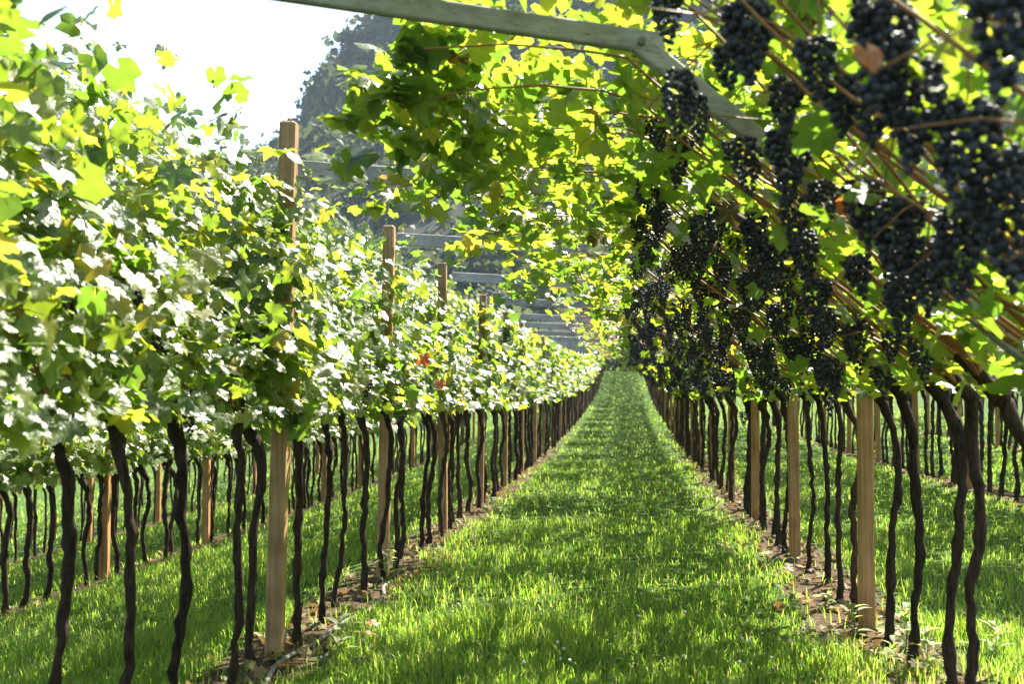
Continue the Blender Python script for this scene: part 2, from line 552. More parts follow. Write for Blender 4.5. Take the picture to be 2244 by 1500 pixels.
# pergola section, measured from the foot of a row: up the slanted arm, then level over the lane
P_HEAD, P_KNEE, P_END = (0.0, 1.60), (-1.53, 2.93), (-2.40, 3.0)
L_ARM = math.hypot(P_KNEE[0] - P_HEAD[0], P_KNEE[1] - P_HEAD[1])
L_TOP = math.hypot(P_END[0] - P_KNEE[0], P_END[1] - P_KNEE[1])


def section(s):
    """point and normal on the pergola line at distance s from the head"""
    s = np.asarray(s, float)
    a = np.clip(s / L_ARM, -.2, 1); b = np.clip((s - L_ARM) / L_TOP, 0, 1.4)
    x = P_HEAD[0] + (P_KNEE[0] - P_HEAD[0]) * a + (P_END[0] - P_KNEE[0]) * b
    z = P_HEAD[1] + (P_KNEE[1] - P_HEAD[1]) * a + (P_END[1] - P_KNEE[1]) * b
    na = np.array([-(P_KNEE[1] - P_HEAD[1]), (P_KNEE[0] - P_HEAD[0])]); na = -na / np.linalg.norm(na)
    k = np.clip((s - L_ARM + .25) / .5, 0, 1)[..., None]
    nn = (1 - k) * na + k * np.array([0., 1.])
    nn = nn / np.linalg.norm(nn, axis=-1, keepdims=True)
    return x, z, nn


def canopy_leaves(g, n, kind, dy=.62, post_at=None, hang_p=.38, thin=1.0):
    """leaf positions (relative to the vine's foot) and matrices"""
    P, M = [], []
    nm = n
    if kind == 'L':
        s = g.beta(1.0, 1.0, nm) * (L_ARM + .95) - .0
        off = g.normal(.20, .17, nm) + .16 * np.clip(s, 0, 2)
    else:
        s = np.where(g.uniform(size=nm) < .61, g.uniform(.1, L_ARM, nm), g.uniform(L_ARM - .2, L_ARM + L_TOP + (-.30 if hang_p == .2 else .2), nm))
        off = g.normal(.12, .15, nm)
        hang = (s > L_ARM - .1) & (g.uniform(size=nm) < (.40 if hang_p == .2 else hang_p))
        off = np.where(hang, -g.gamma(1.6, .21 if hang_p == .2 else .15, nm) * (.5 + .5 * np.clip((s - L_ARM) / L_TOP, 0, 1)), off)
    x, z, nn = section(s)
    yy = g.normal(0, dy * .55, nm)
    pos = np.stack([x + nn[:, 0] * off + g.normal(0, .04, nm), yy, z + nn[:, 1] * off], 1)
    if kind == 'L':        # the leafy face towards the lane
        k = int(nm * .24)
        zf = g.uniform(1.55, 2.45, k)
        pos[:k] = np.stack([.10 - .38 * (zf - 1.4) + g.normal(0, .12, k), yy[:k], zf], 1)
    else:                  # water shoots round the head, and one long shoot drooping over the lane
        k = int(nm * .05)
        pos[:k] = np.stack([g.normal(-.02, .13, k), yy[:k], g.uniform(1.58, 1.85, k)], 1)
        ls = 5 if hang_p == .2 else 14 if hang_p > .1 else 4
        xe = g.uniform(.3, .8) * (1 if hang_p != .2 else .5); tt = np.linspace(0, 1, ls); y0, y1 = g.uniform(-.4, .4, 2)
        pos[k:k + ls] = np.stack([P_END[0] - xe * tt + g.normal(0, .05, ls), y0 + y1 * tt + g.normal(0, .06, ls), P_END[1] - .05 - g.uniform(.3, .8) * tt ** 1.7 + g.normal(0, .06, ls)], 1)
    # upright shoots above
    ns = max(2, int(n * (.12 if kind == 'L' else .07)))
    sh = max(1, ns // 9)
    for _ in range(sh):
        s0 = g.uniform(.1, L_ARM + .3); x0, z0, n0 = section(np.array([s0]))
        ln = g.uniform(.3, .6 if kind == 'R' else .72 if hang_p == .2 else .95); y0 = g.uniform(-dy, dy); lx, ly = g.normal(0, .25, 2)
        tt = np.linspace(.3, 1, 9)
        pos = np.vstack([pos, np.stack([x0[0] + lx * tt * ln + g.normal(0, .05, 9), y0 + ly * tt * ln + g.normal(0, .05, 9), z0[0] + .25 + tt * ln], 1)])
    if post_at is not None:
        nb = 90
        zb = g.uniform(1.5, 3.05, nb)
        pos = np.vstack([pos, np.stack([g.normal(.05, .18, nb) - .06 * (zb - 1.5), post_at - .12 + g.normal(0, .24, nb), zb], 1)])
        nb = 45
        pos = np.vstack([pos, np.stack([.09 + g.normal(0, .10, nb), post_at - .20 + g.normal(0, .09, nb), g.uniform(1.5, 2.85, nb)], 1)])
    if kind == 'R':
        pos = pos[(pos[:, 0] > -1.0) | (g.uniform(size=len(pos)) < thin)]
    if kind == 'R':
        pos[:, 2] = np.where(pos[:, 0] < -1.65, np.maximum(pos[:, 2], 2.62 + .3 * (hang_p == .2)), pos[:, 2])
    m = len(pos)
    base = np.array([.50, -.27, .62]) if kind == 'L' else np.array([.15, .05, .80])
    nr = base[None, :] + g.normal(0, .42 if kind == 'L' else .46, (m, 3))
    td = np.array([.25 if kind == 'L' else 0, -.1, -.8])[None, :] + g.normal(0, .6, (m, 3))
    size = np.clip(g.normal(.102 if kind == 'L' else .108, .027, m), .05, .17)
    return pos, frames(nr, td, size)


# ------------------------------------------------------------------ grape bunches
def ico(sub):
    t = (1 + 5 ** .5) / 2
    v = np.array([(-1, t, 0), (1, t, 0), (-1, -t, 0), (1, -t, 0), (0, -1, t), (0, 1, t), (0, -1, -t), (0, 1, -t), (t, 0, -1), (t, 0, 1), (-t, 0, -1), (-t, 0, 1)], float)
    v /= np.linalg.norm(v[0])
    f = [(0, 11, 5), (0, 5, 1), (0, 1, 7), (0, 7, 10), (0, 10, 11), (1, 5, 9), (5, 11, 4), (11, 10, 2), (10, 7, 6), (7, 1, 8), (3, 9, 4), (3, 4, 2), (3, 2, 6), (3, 6, 8), (3, 8, 9), (4, 9, 5), (2, 4, 11), (6, 2, 10), (8, 6, 7), (9, 8, 1)]
    v = list(map(tuple, v))
    for _ in range(sub):
        cache, nf = {}, []
        def mid(a, b):
            k = (min(a, b), max(a, b))
            if k not in cache:
                p = np.array(v[a]) + np.array(v[b]); p /= np.linalg.norm(p)
                v.append(tuple(p)); cache[k] = len(v) - 1
            return cache[k]
        for a, b, c in f:
            ab, bc, ca = mid(a, b), mid(b, c), mid(c, a)
            nf += [(a, ab, ca), (b, bc, ab), (c, ca, bc), (ab, bc, ca)]
        f = nf
    return np.array(v), np.array(f)


ICO0, ICO1 = ico(0), ico(1)


def bunch_points(g, L=.25, W=.06, r=.0105, tries=900):
    """berry centres, the stalk's top at z=0"""
    pts = []
    lobes = [(0, 0, 1.0)]
    wing = g.uniform(0, 6.28)
    for _ in range(tries):
        t = g.uniform(0, 1)
        if g.uniform() < .22:      # a shoulder
            t = g.uniform(.03, .35); cx, cy = math.cos(wing) * W * .8, math.sin(wing) * W * .8; rad = W * .55
        else:
            cx = cy = 0; rad = W * (1.05 if t < .35 else 1.05 * (1 - ((t - .35) / .68) ** 1.3)) * (.55 + .45 * min(1, t / .12))
        a = g.uniform(0, 6.28); q_ = rad * math.sqrt(g.uniform(.35, 1))
        p = np.array((cx + q_ * math.cos(a), cy + q_ * math.sin(a), -.03 - t * L))
        if all(((p - o) ** 2).sum() > (r * 1.72) ** 2 for o in pts):
            pts.append(p)
    return np.array(pts)


gb = np.random.default_rng(21)
GRAPE_R = .0112
GRAPE_ME = mesh_np('grape', ICO1[0] * GRAPE_R, ICO1[1], M_GRAPE)


def stalk_mesh(L):
    mb = MB()
    z = np.linspace(.10, -L * .6, 7)
    mb.tube(np.stack([.006 * np.sin(z * 30), .004 * np.cos(z * 25), z], 1), .0028, 5)
    return mb.mesh('stalk', M_CANE)


STALK_ME = stalk_mesh(.22)
BUNCH_PTS = [bunch_points(gb, L=gb.uniform(.20, .28), W=gb.uniform(.050, .066), r=GRAPE_R) for _ in range(6)]
BUNCH_MID = []
for k in range(8):
    pts = bunch_points(gb, L=gb.uniform(.19, .27), W=gb.uniform(.050, .064), r=.0115, tries=500)
    mb = MB()
    mm = np.repeat((np.eye(3) * .0118)[None], len(pts), 0)
    mb.inst(ICO0[0], ICO0[1], mm, pts)
    BUNCH_MID.append((mb, mb.mesh('grapes', M_GRAPE)))


# ------------------------------------------------------------------ timber frames
POSTS = {'L': [3.2, 6.68, 9.73, 13.0], 'R': [4.42, 7.95, 11.2, 14.6], 'L2': [], 'R2': [], 'L3': [], 'R3': []}
while POSTS['L'][-1] < 104: POSTS['L'].append(POSTS['L'][-1] + 3.25)
while POSTS['R'][-1] < 104: POSTS['R'].append(POSTS['R'][-1] + 3.3)
POSTS['L2'] = [12.95 + 3.25 * i for i in range(11)]
POSTS['L3'] = [17.75 + 3.25 * i for i in range(9)]
POSTS['R2'] = [15.5 + 3.3 * i for i in range(11)]
POSTS['R3'] = [26.2 + 3.3 * i for i in range(5)]
ORD = ['nearest', 'second', 'third', 'fourth', 'fifth', 'sixth', 'seventh', 'eighth', 'ninth', 'tenth', 'eleventh', 'twelfth', 'thirteenth', 'fourteenth', 'fifteenth', 'sixteenth', 'seventeenth', 'eighteenth', 'nineteenth', 'twentieth']
SIDE = {'L': 'row left of the grass lane', 'R': 'row right of the grass lane', 'L2': 'second row on the left', 'R2': 'second row on the right', 'L3': 'third row on the left', 'R3': 'third row on the right'}


def frame(row, k, y):
    g = np.random.default_rng(1000 + k + 100 * list(ROWX).index(row))
    x = ROWX[row]
    z = float(gz(x, y))
    tall = row == 'L'
    f = empty('pergola_frame', (x, y, z))
    H = {9.73: 3.06, 13.0: 3.12}.get(y, 3.24) if tall and k < 4 else 3.04 if tall else 1.66
    lean = g.normal(0, .012, 2)
    mb = MB()
    mb.beam((0, 0, -.3), (lean[0] * H + (.03 if tall else 0), lean[1] * H, H), .098, .098, up=(0, 1, 0), ch=.012)
    link('post', mb.mesh('post', M_POSTG if tall else M_POST, False), f)
    dirn = np.array((-1.0, -.29))
    kx, kz = P_KNEE[0] - .04, P_KNEE[1] - (.10 if row == 'R' and k == 0 else 0)
    mb = MB()
    a0 = np.array((.06, .075 + .29 * -.06, P_HEAD[1] - .02)); a1 = np.array((kx, .075 + .29 * kx, kz))
    mb.beam(a0, a1, .042, .074)
    link('arm', mb.mesh('arm', M_BEAM, False), f)
    if row in ('R', 'R2', 'L'):
        ln = {'R': 3.72, 'R2': 3.7, 'L': 2.6}[row]
        mb = MB()
        b0 = np.array((kx + .10, .128 + .29 * (kx + .10), kz + .01)); b1 = np.array((-ln, .128 - .29 * ln, kz + (.21 if row == 'R' and k == 0 else .09)))
        mb.beam(b0, b1, .042, .08 if row == 'R' and k == 0 else .115)
        link('tie_beam', mb.mesh('tie_beam', M_BEAM, False), f)
        mb = MB()
        c = (kx + .02, .15 + .29 * kx, kz - .01)
        mb.tube([np.array(c) + (0, -.125, 0), np.array(c) + (0, .02, 0)], .014, 8)
        link('bolt', mb.mesh('bolt', M_STAKE, False), f)
    first = 1 if row in ('L', 'R') else 0      # the very first of these two rows stands off the frame's edge
    pos = ORD[k - first] if first <= k < 12 else None
    if row == 'L':
        lab = f'{pos} tall post with grey beams in the {SIDE[row]}' if pos else 'small distant tall post with grey beams far along the left row'
    elif row == 'R':
        lab = f'{pos} short tan post with slanted grey arm in the {SIDE[row]}' if pos else 'small distant tan post with slanted arm far along the right row'
    else:
        lab = f'{pos} tan post with slanted grey arm in the {SIDE[row]}' if pos else f'small distant tan post in the {SIDE[row]}'
    if first and k == 0:
        lab = 'near overhead grey beam and slanted arm, its post off the right edge' if row == 'R' else 'tall post beyond the left edge that carries the near overhead beam'
    tag(f, lab, 'pergola frame', f'timber pergola frames of the {SIDE[row]}')


for row in POSTS:
    for k, y in enumerate(POSTS[row]):
        frame(row, k, y)

# ------------------------------------------------------------------ vines
VY = {'L': [2.3, 2.9, 3.45, 4.09, 4.64, 5.33, 5.92, 6.43, 7.0, 7.62, 8.23, 8.94, 9.5, 10.2, 10.8, 11.4, 12.05, 12.6],
      'R': [1.5, 2.2, 2.9, 3.5, 4.15, 4.81, 5.54, 6.06, 6.75, 7.36, 8.2, 8.9, 9.75, 10.4, 11.6, 12.2, 12.95, 13.6]}
for k in ('L', 'R'):
    while VY[k][-1] < 108: VY[k].append(VY[k][-1] + .64)
VY['L2'] = [9.0 + .43 * i for i in range(80)]
VY['L3'] = [14.0 + .55 * i for i in range(52)]
VY['R2'] = [10.6 + .55 * i for i in range(61)]
VY['R3'] = [12.0 + .75 * i for i in range(32)]
VY['L4'] = [14.0 + .9 * i for i in range(55)]
VY['R4'] = [16.0 + .9 * i for i in range(36)]


def trunk_pts(g, H=1.58, n=15):
    t = np.linspace(0, 1, n)
    kn = [(g.uniform(.05, .95), g.uniform(.04, .22)) for _ in range(6)]
    bow = g.uniform(-.01, .08)
    lat = np.interp(t, [0, .12, .4, .7, .86, 1], [0, .0, g.uniform(-.03, .05), bow, bow * .8, bow * .5 - g.uniform(.02, .10)])
    alo = np.interp(t, [0, .3, .6, .85, 1], [0, g.uniform(-.05, .05), g.uniform(-.06, .06), g.uniform(-.06, .06), g.uniform(-.10, .10)])
    ph = g.uniform(0, 6.28)
    lat = lat + g.uniform(.005, .014) * np.sin(t * g.uniform(8, 18) + ph) + g.normal(0, .005, n)
    alo = alo + .012 * np.cos(t * 12 + ph) + g.normal(0, .003, n)
    z = t * (H + .06) - .06
    rad = np.interp(t, [0, .06, .2, .8, .93, 1], [.056, .036, .028, .027, .034, .030]) * g.uniform(.85, 1.15)
    rad = rad * (1 + g.normal(0, .10, n)) * (1 + sum(a * np.exp(-((t - c) / .028) ** 2) for c, a in kn))
    return np.stack([lat, alo, z], 1), rad


def trunk_mesh(g, sides=9, fat=1.0):
    p, r = trunk_pts(g, n=30)
    r = r * fat
    mb = MB()
    mb.tube(p, r, sides, .20, g)
    # the knobbly head and one stub
    h = p[-1]
    mb.tube([h + (.02, -.03, -.05), h + (-.05, .0, .05), h + (-.15, .06 * g.uniform(-1, 1), .15)], [.036, .034, .018], 7, .15, g)
    if g.uniform() < .6:
        mb.tube([h + (.03, 0, -.10), h + (.05, .03, .0), h + (.02, .10, .06)], [.022, .020, .010], 6, .15, g)
    return mb.mesh('trunk', M_BARK), h


def cane_pts(g, head, n=11, y_sp=.75, smax=1.3):
    s1 = g.uniform(1.2, L_ARM + smax)
    s = np.linspace(.05, s1, n)
    x, z, nn = section(s)
    off = np.linspace(-.02, g.uniform(-.10, .10), n) - .05 * np.sin(s / s1 * 3.1)
    dro = np.clip(s - L_ARM - .4, 0, 2) ** 2 * .35
    yy = head[1] + np.linspace(0, 1, n) * g.normal(0, y_sp) + .05 * np.sin(s * g.uniform(2.5, 5.5) + g.uniform(0, 6))
    p = np.stack([x + nn[:, 0] * off + .03 * np.sin(s * 5 + g.uniform(0, 6)), yy, z + nn[:, 1] * off - dro], 1)
    p[0] = np.array(head) + (-.05, 0, .03)
    return p


SINK = {'L': .10, 'L2': .26, 'L3': .30, 'L4': .2}
TRUNKS = [trunk_mesh(np.random.default_rng(50 + i), 7) for i in range(8)]
FOL, CAN = {}, {}
for kind in ('L', 'R'):
    FOL[kind], CAN[kind] = [], []
    for i in range(7):
        g = np.random.default_rng(200 + i + (50 if kind == 'R' else 0))
        pos, mats = canopy_leaves(g, 450 if kind == 'L' else 330, kind, hang_p=.2, thin=[1, 1, .2, 1, .75, 1, .2][i])
        mb = MB(); ve = []
        vi = g.integers(0, len(LT_LOW), len(pos))
        for a in range(len(LT_LOW)):
            m = vi == a
            mb.inst(LT_LOW[a][0], LT_LOW[a][1], mats[m] * 1.06, pos[m]); ve.append(np.tile(LT_LOW[a][2], m.sum()))
        FOL[kind].append(mb.mesh('foliage', M_LEAF, True, {'vein': np.concatenate(ve)}))
        mb = MB()
        for c in range(5):
            mb.tube(cane_pts(g, (-.1, 0, 1.55), 7), np.linspace(.008, .004, 7), 4, cap=False)
        CAN[kind].append(mb.mesh('canes', M_CANE))



def opening(y):
    """stretches where the roof of leaves is thin and lets the sun down to the lane"""
    return math.sin(y * 1.55 + 1.3 * math.sin(y * .47) + .6) > .12


POST_FOL = []
for i in range(3):
    g = np.random.default_rng(260 + i)
    nb = 130; zb = g.uniform(1.5, 2.98, nb)
    mb = MB(); mb.inst(LT_LOW[i][0], LT_LOW[i][1], frames(np.array((.42, -.1, .62)) + g.normal(0, .42, (nb, 3)), np.array((.2, -.1, -.8)) + g.normal(0, .6, (nb, 3)), g.uniform(.09, .18, nb)),
                       np.stack([np.where(np.arange(nb) % 2, g.normal(.05, .18, nb), g.normal(.09, .1, nb)), np.where(np.arange(nb) % 2, g.normal(-.1, .22, nb), g.normal(-.2, .1, nb)), zb], 1))
    POST_FOL.append(mb.mesh('foliage', M_LEAF, True, {'vein': np.tile(LT_LOW[i][2], nb)}))
NEAR_END = 13.5
THING_END = {'L': 66.0, 'R': 66.0, 'L2': 25.0, 'R2': 25.0, 'L3': 0, 'R3': 0, 'L4': 0, 'R4': 0}
far_leaf, far_cane, far_trunk = MB(), MB(), MB()
far_vein = []


def row_short(row):
    return {'L': 'left row', 'R': 'right row'}.get(row, SIDE[row])


def vine_label(row, y):
    posts = POSTS[row][1:] if row in ('L', 'R') else POSTS[row]
    ps = [p for p in posts if p < y]
    base = SIDE[row]
    if y > 30:
        return f'small distant grapevine far along the {base}'
    k = len(ps) - 1
    if k < 0:
        n = sum(1 for v in VY[row] if y < v < posts[0])
        return f'grapevine before the nearest post of the {row_short(row)}, {ORD[n]} from it' if n else f'grapevine just in front of the nearest post of the {row_short(row)}'
    n = sum(1 for v in VY[row] if ps[-1] < v < y)
    if k >= 12 or n > 6:
        return f'small distant grapevine far along the {base}'
    return f'{["first", "second", "third", "fourth", "fifth", "sixth", "seventh"][n]} dark grapevine beyond the {ORD[k]} post of the {base}'


def fringe(g, n, reach, droop):
    """leafy shoots reaching out over the lane beyond the last wire"""
    ps = []
    for _ in range(max(1, n // 12)):
        xe = g.uniform(.3, reach); t = np.linspace(0, 1, 12); y0, dy = g.uniform(-.4, .4), g.uniform(-.4, .3)
        up = g.uniform(-.05, .22); dr = g.uniform(.0, droop)
        ps.append(np.stack([P_END[0] + .1 - xe * t + g.normal(0, .05, 12), y0 + dy * t + g.normal(0, .06, 12), P_END[1] + up * t - dr * t ** 1.8 + g.normal(0, .07, 12)], 1))
    pos = np.vstack(ps); m = len(pos)
    return pos, frames(np.array([.15, .05, .75])[None] + g.normal(0, .5, (m, 3)), np.array([-.2, -.1, -.8])[None] + g.normal(0, .6, (m, 3)), np.clip(g.normal(.115, .03, m), .05, .18))


def near_vine(row, y, i):
    g = np.random.default_rng(3000 + i + (500 if row == 'R' else 0))
    x = ROWX[row] + g.normal(0, .03); z = float(gz(x, y))
    v = empty('grapevine', (x, y, z - SINK.get(row, 0)))
    NEARV[row].append((y, v))
    tag(v, vine_label(row, y), 'grapevine', f'grapevines of the {SIDE[row]}')
    me, h = trunk_mesh(g, 11, .80)
    link('trunk', me, v)
    nc = 7 if row == 'R' else 5
    canes = []
    for c in range(nc):
        p = cane_pts(g, h, 12, smax=.35 if row == 'R' and y < 4.6 else 1.3)
        if row == 'L' and c >= 3:      # upright shoots of the sunny side
            ln = g.uniform(.7, 1.3)
            t = np.linspace(0, 1, 9)
            p = np.stack([h[0] - .5 * t * ln + .05 * np.sin(t * 5), h[1] + g.normal(0, .3) * t, h[2] + t * ln], 1)
        mb = MB(); mb.tube(p, np.linspace(.0085, .0035, len(p)) * (1 + .18 * (np.arange(len(p)) % 2)), 6)
        for tw in range(3):     # side twigs
            a = p[g.integers(3, len(p) - 1)]; dv = g.normal(0, 1, 3) * (.20, .26, .14)
            mb.tube([a, a + dv * .5 + (0, 0, .02), a + dv], [.0035, .0028, .0018], 5)
        link('cane', mb.mesh('cane', M_CANE), v)
        canes.append(p)
    n = 640 if row == 'L' else 450
    pa = None
    if row == 'L':
        dd = [p - y for p in POSTS['L'] if abs(p - y) < .35]
        pa = dd[0] if dd else None
    pos, mats = canopy_leaves(g, n, row, post_at=pa, hang_p=.02 if y < 4.3 else .28, thin=1.0 if y < 9 or not opening(y) else .22)
    if row == 'L' and (3.3 < y < 5.5 or 6.3 < y < 6.5):
        nb = 95 if y < 5.5 else 34
        ep = np.stack([g.normal(-.35, .22, nb), g.normal(0, .25, nb), 2.2 + 1.2 * g.uniform(0, 1, nb) ** 1.4], 1) if y < 5.5 else np.stack([-.18 + g.normal(0, .06, nb), g.normal(0, .08, nb), g.uniform(2.5, 3.55, nb)], 1)
        pos = np.vstack([ep, pos]); mats = np.vstack([frames(np.array([.3, -.1, .6])[None] + g.normal(0, .5, (nb, 3)), np.array([.1, -.1, -.8])[None] + g.normal(0, .6, (nb, 3)), g.uniform(.07, .16, nb)), mats])
    if row == 'R' and 4.0 < y < 9.6:
        fp, fm = fringe(g, 100 if y < 6 else 60 if y < 7 else 40, .75 if y < 7 else .7, .75 if y < 6 else .35)
        fp[:, 2] = np.maximum(fp[:, 2], 2.98 if y < 4.4 else 2.72 if y < 5.2 else 1.9)
        pos, mats = np.vstack([fp, pos]), np.vstack([fm, mats])
    # keep a clear space round the photographer
    wp = pos + np.array((x, y, z))
    if row == 'R' and y < 4.4: pos = pos.copy(); pos[:, 2] = np.where(pos[:, 0] < -1.1, np.maximum(pos[:, 2], 2.98), pos[:, 2])
    dcam = np.linalg.norm(wp - np.array(CAM), axis=1)
    keep = dcam > 1.9
    if row == 'R':      # nothing hangs in front of the nearest tie beam
        keep &= ~((wp[:, 0] < .35) & (wp[:, 1] < 4.5) & (wp[:, 2] < 3.04))
    pos, mats, dcam = pos[keep], mats[keep], dcam[keep]
    if not len(pos): return
    mats = mats * np.clip(dcam / 4.2, .6, 1)[:, None, None]
    order = np.argsort(dcam + g.uniform(0, .5, len(dcam)))
    sel, rest = order[:288], order[288:]
    for j in sel:
        q_ = g.uniform()
        if q_ < .0015: o = link('leaf', RED_ME[g.integers(0, 3)], v); o['label'] = 'orange red leaf'
        elif q_ < .008 and row == 'R': o = link('leaf', DRY_ME[g.integers(0, 4)], v); o['label'] = 'dry brown leaf'
        else: o = link('leaf', LEAF_ME[g.integers(0, 8)], v)
        o.matrix_basis = Matrix.Translation(pos[j]) @ Matrix(mats[j].tolist()).to_4x4()
    if len(rest):
        mb = MB()
        mb.inst(LT_LOW[i % 4][0], LT_LOW[i % 4][1], mats[rest], pos[rest])
        tag(link('foliage', mb.mesh('foliage', M_LEAF, True, {'vein': np.tile(LT_LOW[i % 4][2], len(rest))}), v), kind='stuff')


def mid_vine(row, y, i):
    g = np.random.default_rng(5000 + i * 7 + list(ROWX).index(row))
    x = ROWX[row] + g.normal(0, .04)
    kind = 'L' if row in ('L', 'L2') else 'R'
    v = empty('grapevine', (x, y, float(gz(x, y)) - SINK.get(row, 0)))
    tag(v, vine_label(row, y), 'grapevine', f'grapevines of the {SIDE[row]}')
    t = link('trunk', TRUNKS[g.integers(0, 8)][0], v); t.rotation_euler.z = g.normal(0, .35); t.scale = (1, 1, g.uniform(.96, 1.04))
    k = g.integers(0, 7)
    if kind == 'R': k = g.choice([2, 6]) if opening(y) else g.choice([0, 1, 3, 4, 5])
    f = tag(link('foliage', FOL[kind][k], v), kind='stuff')
    sy = -1 if g.uniform() < .5 else 1
    f.scale = (1, g.uniform(.9, 1.15), g.uniform(.97, 1.05)); f.rotation_euler.z = g.normal(0, .06)
    c = tag(link('canes', CAN[kind][k], v), kind='stuff')
    if row == 'L' and any(abs(p - y) < .33 for p in POSTS['L']):
        tag(link('foliage', POST_FOL[i % 3], v), kind='stuff')


def far_vine(row, y, i):
    g = np.random.default_rng(8000 + i * 7 + list(ROWX).index(row))
    x = ROWX[row] + g.normal(0, .04); o = np.array((x, y, float(gz(x, y)) - SINK.get(row, 0)))
    kind = 'L' if row in ('L', 'L2', 'L3', 'L4') else 'R'
    pos, mats = canopy_leaves(g, 90, kind, dy=.7)
    a = g.integers(0, 4)
    far_leaf.inst(LT_LOW[a][0][:-4], LT_LOW[a][1][:-2], mats * 1.75, pos + o); far_vein.append(np.tile(LT_LOW[a][2][:-4], len(pos)))
    p, r = trunk_pts(g, n=9)
    far_trunk.tube(p + o, r, 5)


NEARV = {'L': [], 'R': []}
for row in ('L', 'R', 'L2', 'R2', 'L3', 'R3', 'L4', 'R4'):
    for i, y in enumerate(VY[row]):
        if row in ('L', 'R') and y < NEAR_END: near_vine(row, y, i)
        elif y < THING_END[row]: mid_vine(row, y, i)
        else: far_vine(row, y, i)
vr = tag(empty('grapevine_rows', (0, 0, 0)), 'far-off and outer grapevine rows merging into masses of green leaves', 'vineyard', None, 'stuff')
tag(link('foliage', far_leaf.mesh('foliage', M_LEAF, True, {'vein': np.concatenate(far_vein)}), vr), kind='stuff')
tag(link('trunks', far_trunk.mesh('trunks', M_BARK), vr), kind='stuff')

# the few leaves that have turned colour
for px, py, y, row, me_, sz, lab in [(1900, 112, 2.15, 'R', RED_ME[0], .06, 'bright orange red leaf'), (905, 785, 10.2, 'L', RED_ME[1], .13, 'bright orange red leaf'),
                                     (1600, 462, 4.6, 'R', DRY_ME[1], .11, 'dry yellow brown leaf'), (940, 840, 10.6, 'L', RED_ME[2], .10, 'rusty red leaf')]:
    p = at_y(px, py, y)
    yv, v = min(NEARV[row], key=lambda q_: abs(q_[0] - y))
    o = link('leaf', me_, v)
    o.matrix_basis = Matrix.Translation(p - v.location + Vector((.12 if row == 'L' else 0, -.12 if row == 'L' else 0, 0))) @ Matrix(frames(np.array([[.3, -.8, .4]]), np.array([[.2, 0, -1.]]), np.array([sz]))[0].tolist()).to_4x4()
    o['label'] = lab

# ------------------------------------------------------------------ grapes
BUNCHES = [  # px, py of the middle, hang below the pergola line, size, label
    (1640, 95, .16, 1.0, 'big black grape bunch at the top, right of the grey beam corner'),
    (1590, 150, .10, .6, 'small dark bunch tucked left of the big top bunch by the beam'),
    (1740, 365, .20, 1.0, 'long black grape bunch hanging over the middle of the nearest slanted arm'),
    (1720, 235, .12, .7, 'loose dark bunch just above the long bunch on the slanted arm'),
    (1795, 155, .14, .62, 'short round grape bunch left of the orange red leaf'),
    (1840, 240, .16, .62, 'stubby dark bunch below the short round bunch near orange leaf'),
    (1915, 265, .14, .55, 'little bunch right of the stubby bunch, under tangled canes'),
    (1965, 130, .16, 1.0, 'long narrow bunch right beside the orange red leaf'),
    (2005, 265, .22, 1.05, 'wide heavy bunch under the narrow one beside the orange leaf'),
    (2222, 70, .20, .95, 'blurred bunch cut off by the top right corner of the view'),
    (2120, 350, .24, 1.0, 'broad bunch left of the huge bunch at the right edge'),
    (2200, 490, .30, 1.25, 'huge hanging bunch at the right edge of the view'),
    (1880, 470, .22, .85, 'medium bunch left of the long cone-shaped bunch above the slanted arm'),
    (1960, 540, .24, 1.1, 'long cone-shaped bunch in the middle of the right-hand cluster'),
    (2040, 610, .26, .95, 'narrow bunch close under the cone-shaped bunch on its right side'),
    (2100, 560, .28, 1.0, 'full bunch left of and behind the huge right-edge bunch'),
    (1970, 680, .28, .85, 'lowest plump bunch hanging under the long cone-shaped bunch'),
    (1790, 665, .28, .85, 'glinting bunch with sunlit berries low among the leaning canes'),
    (1760, 570, .22, .9, 'bunch directly above the glinting sunlit bunch'),
    (1870, 610, .26, .62, 'sparse bunch with pale sunlit gaps beside the glinting bunch'),
    (1655, 520, .18, .9, 'bunch beside a dry yellow leaf left of the near slanted arm'),
    (1490, 355, .12, .9, 'dark bunch at the left end of the grape mass near the beam'),
    (1450, 430, .12, .8, 'ragged bunch with brown leaves under the leftmost dark bunch'),
    (1570, 490, .16, .85, 'bunch between the ragged left bunch and the dry yellow leaf'),
    (1810, 715, .30, .7, 'tapered tip bunch hanging lowest near the glinting bunch'),
    (1530, 565, .20, .85, 'dense bunch below the ragged left bunch in shade'),
    (1630, 640, .24, .85, 'shaded bunch midway down the grape mass above leaning canes'),
    (1700, 590, .24, .85, 'shaded bunch left of the bunch over the glinting one'),
]
n_arm = np.array((P_KNEE[1] - P_HEAD[1], 0, -(P_KNEE[0] - P_HEAD[0]))) / L_ARM
placed = []
GRP = 'black grape bunches hanging under the right pergola'
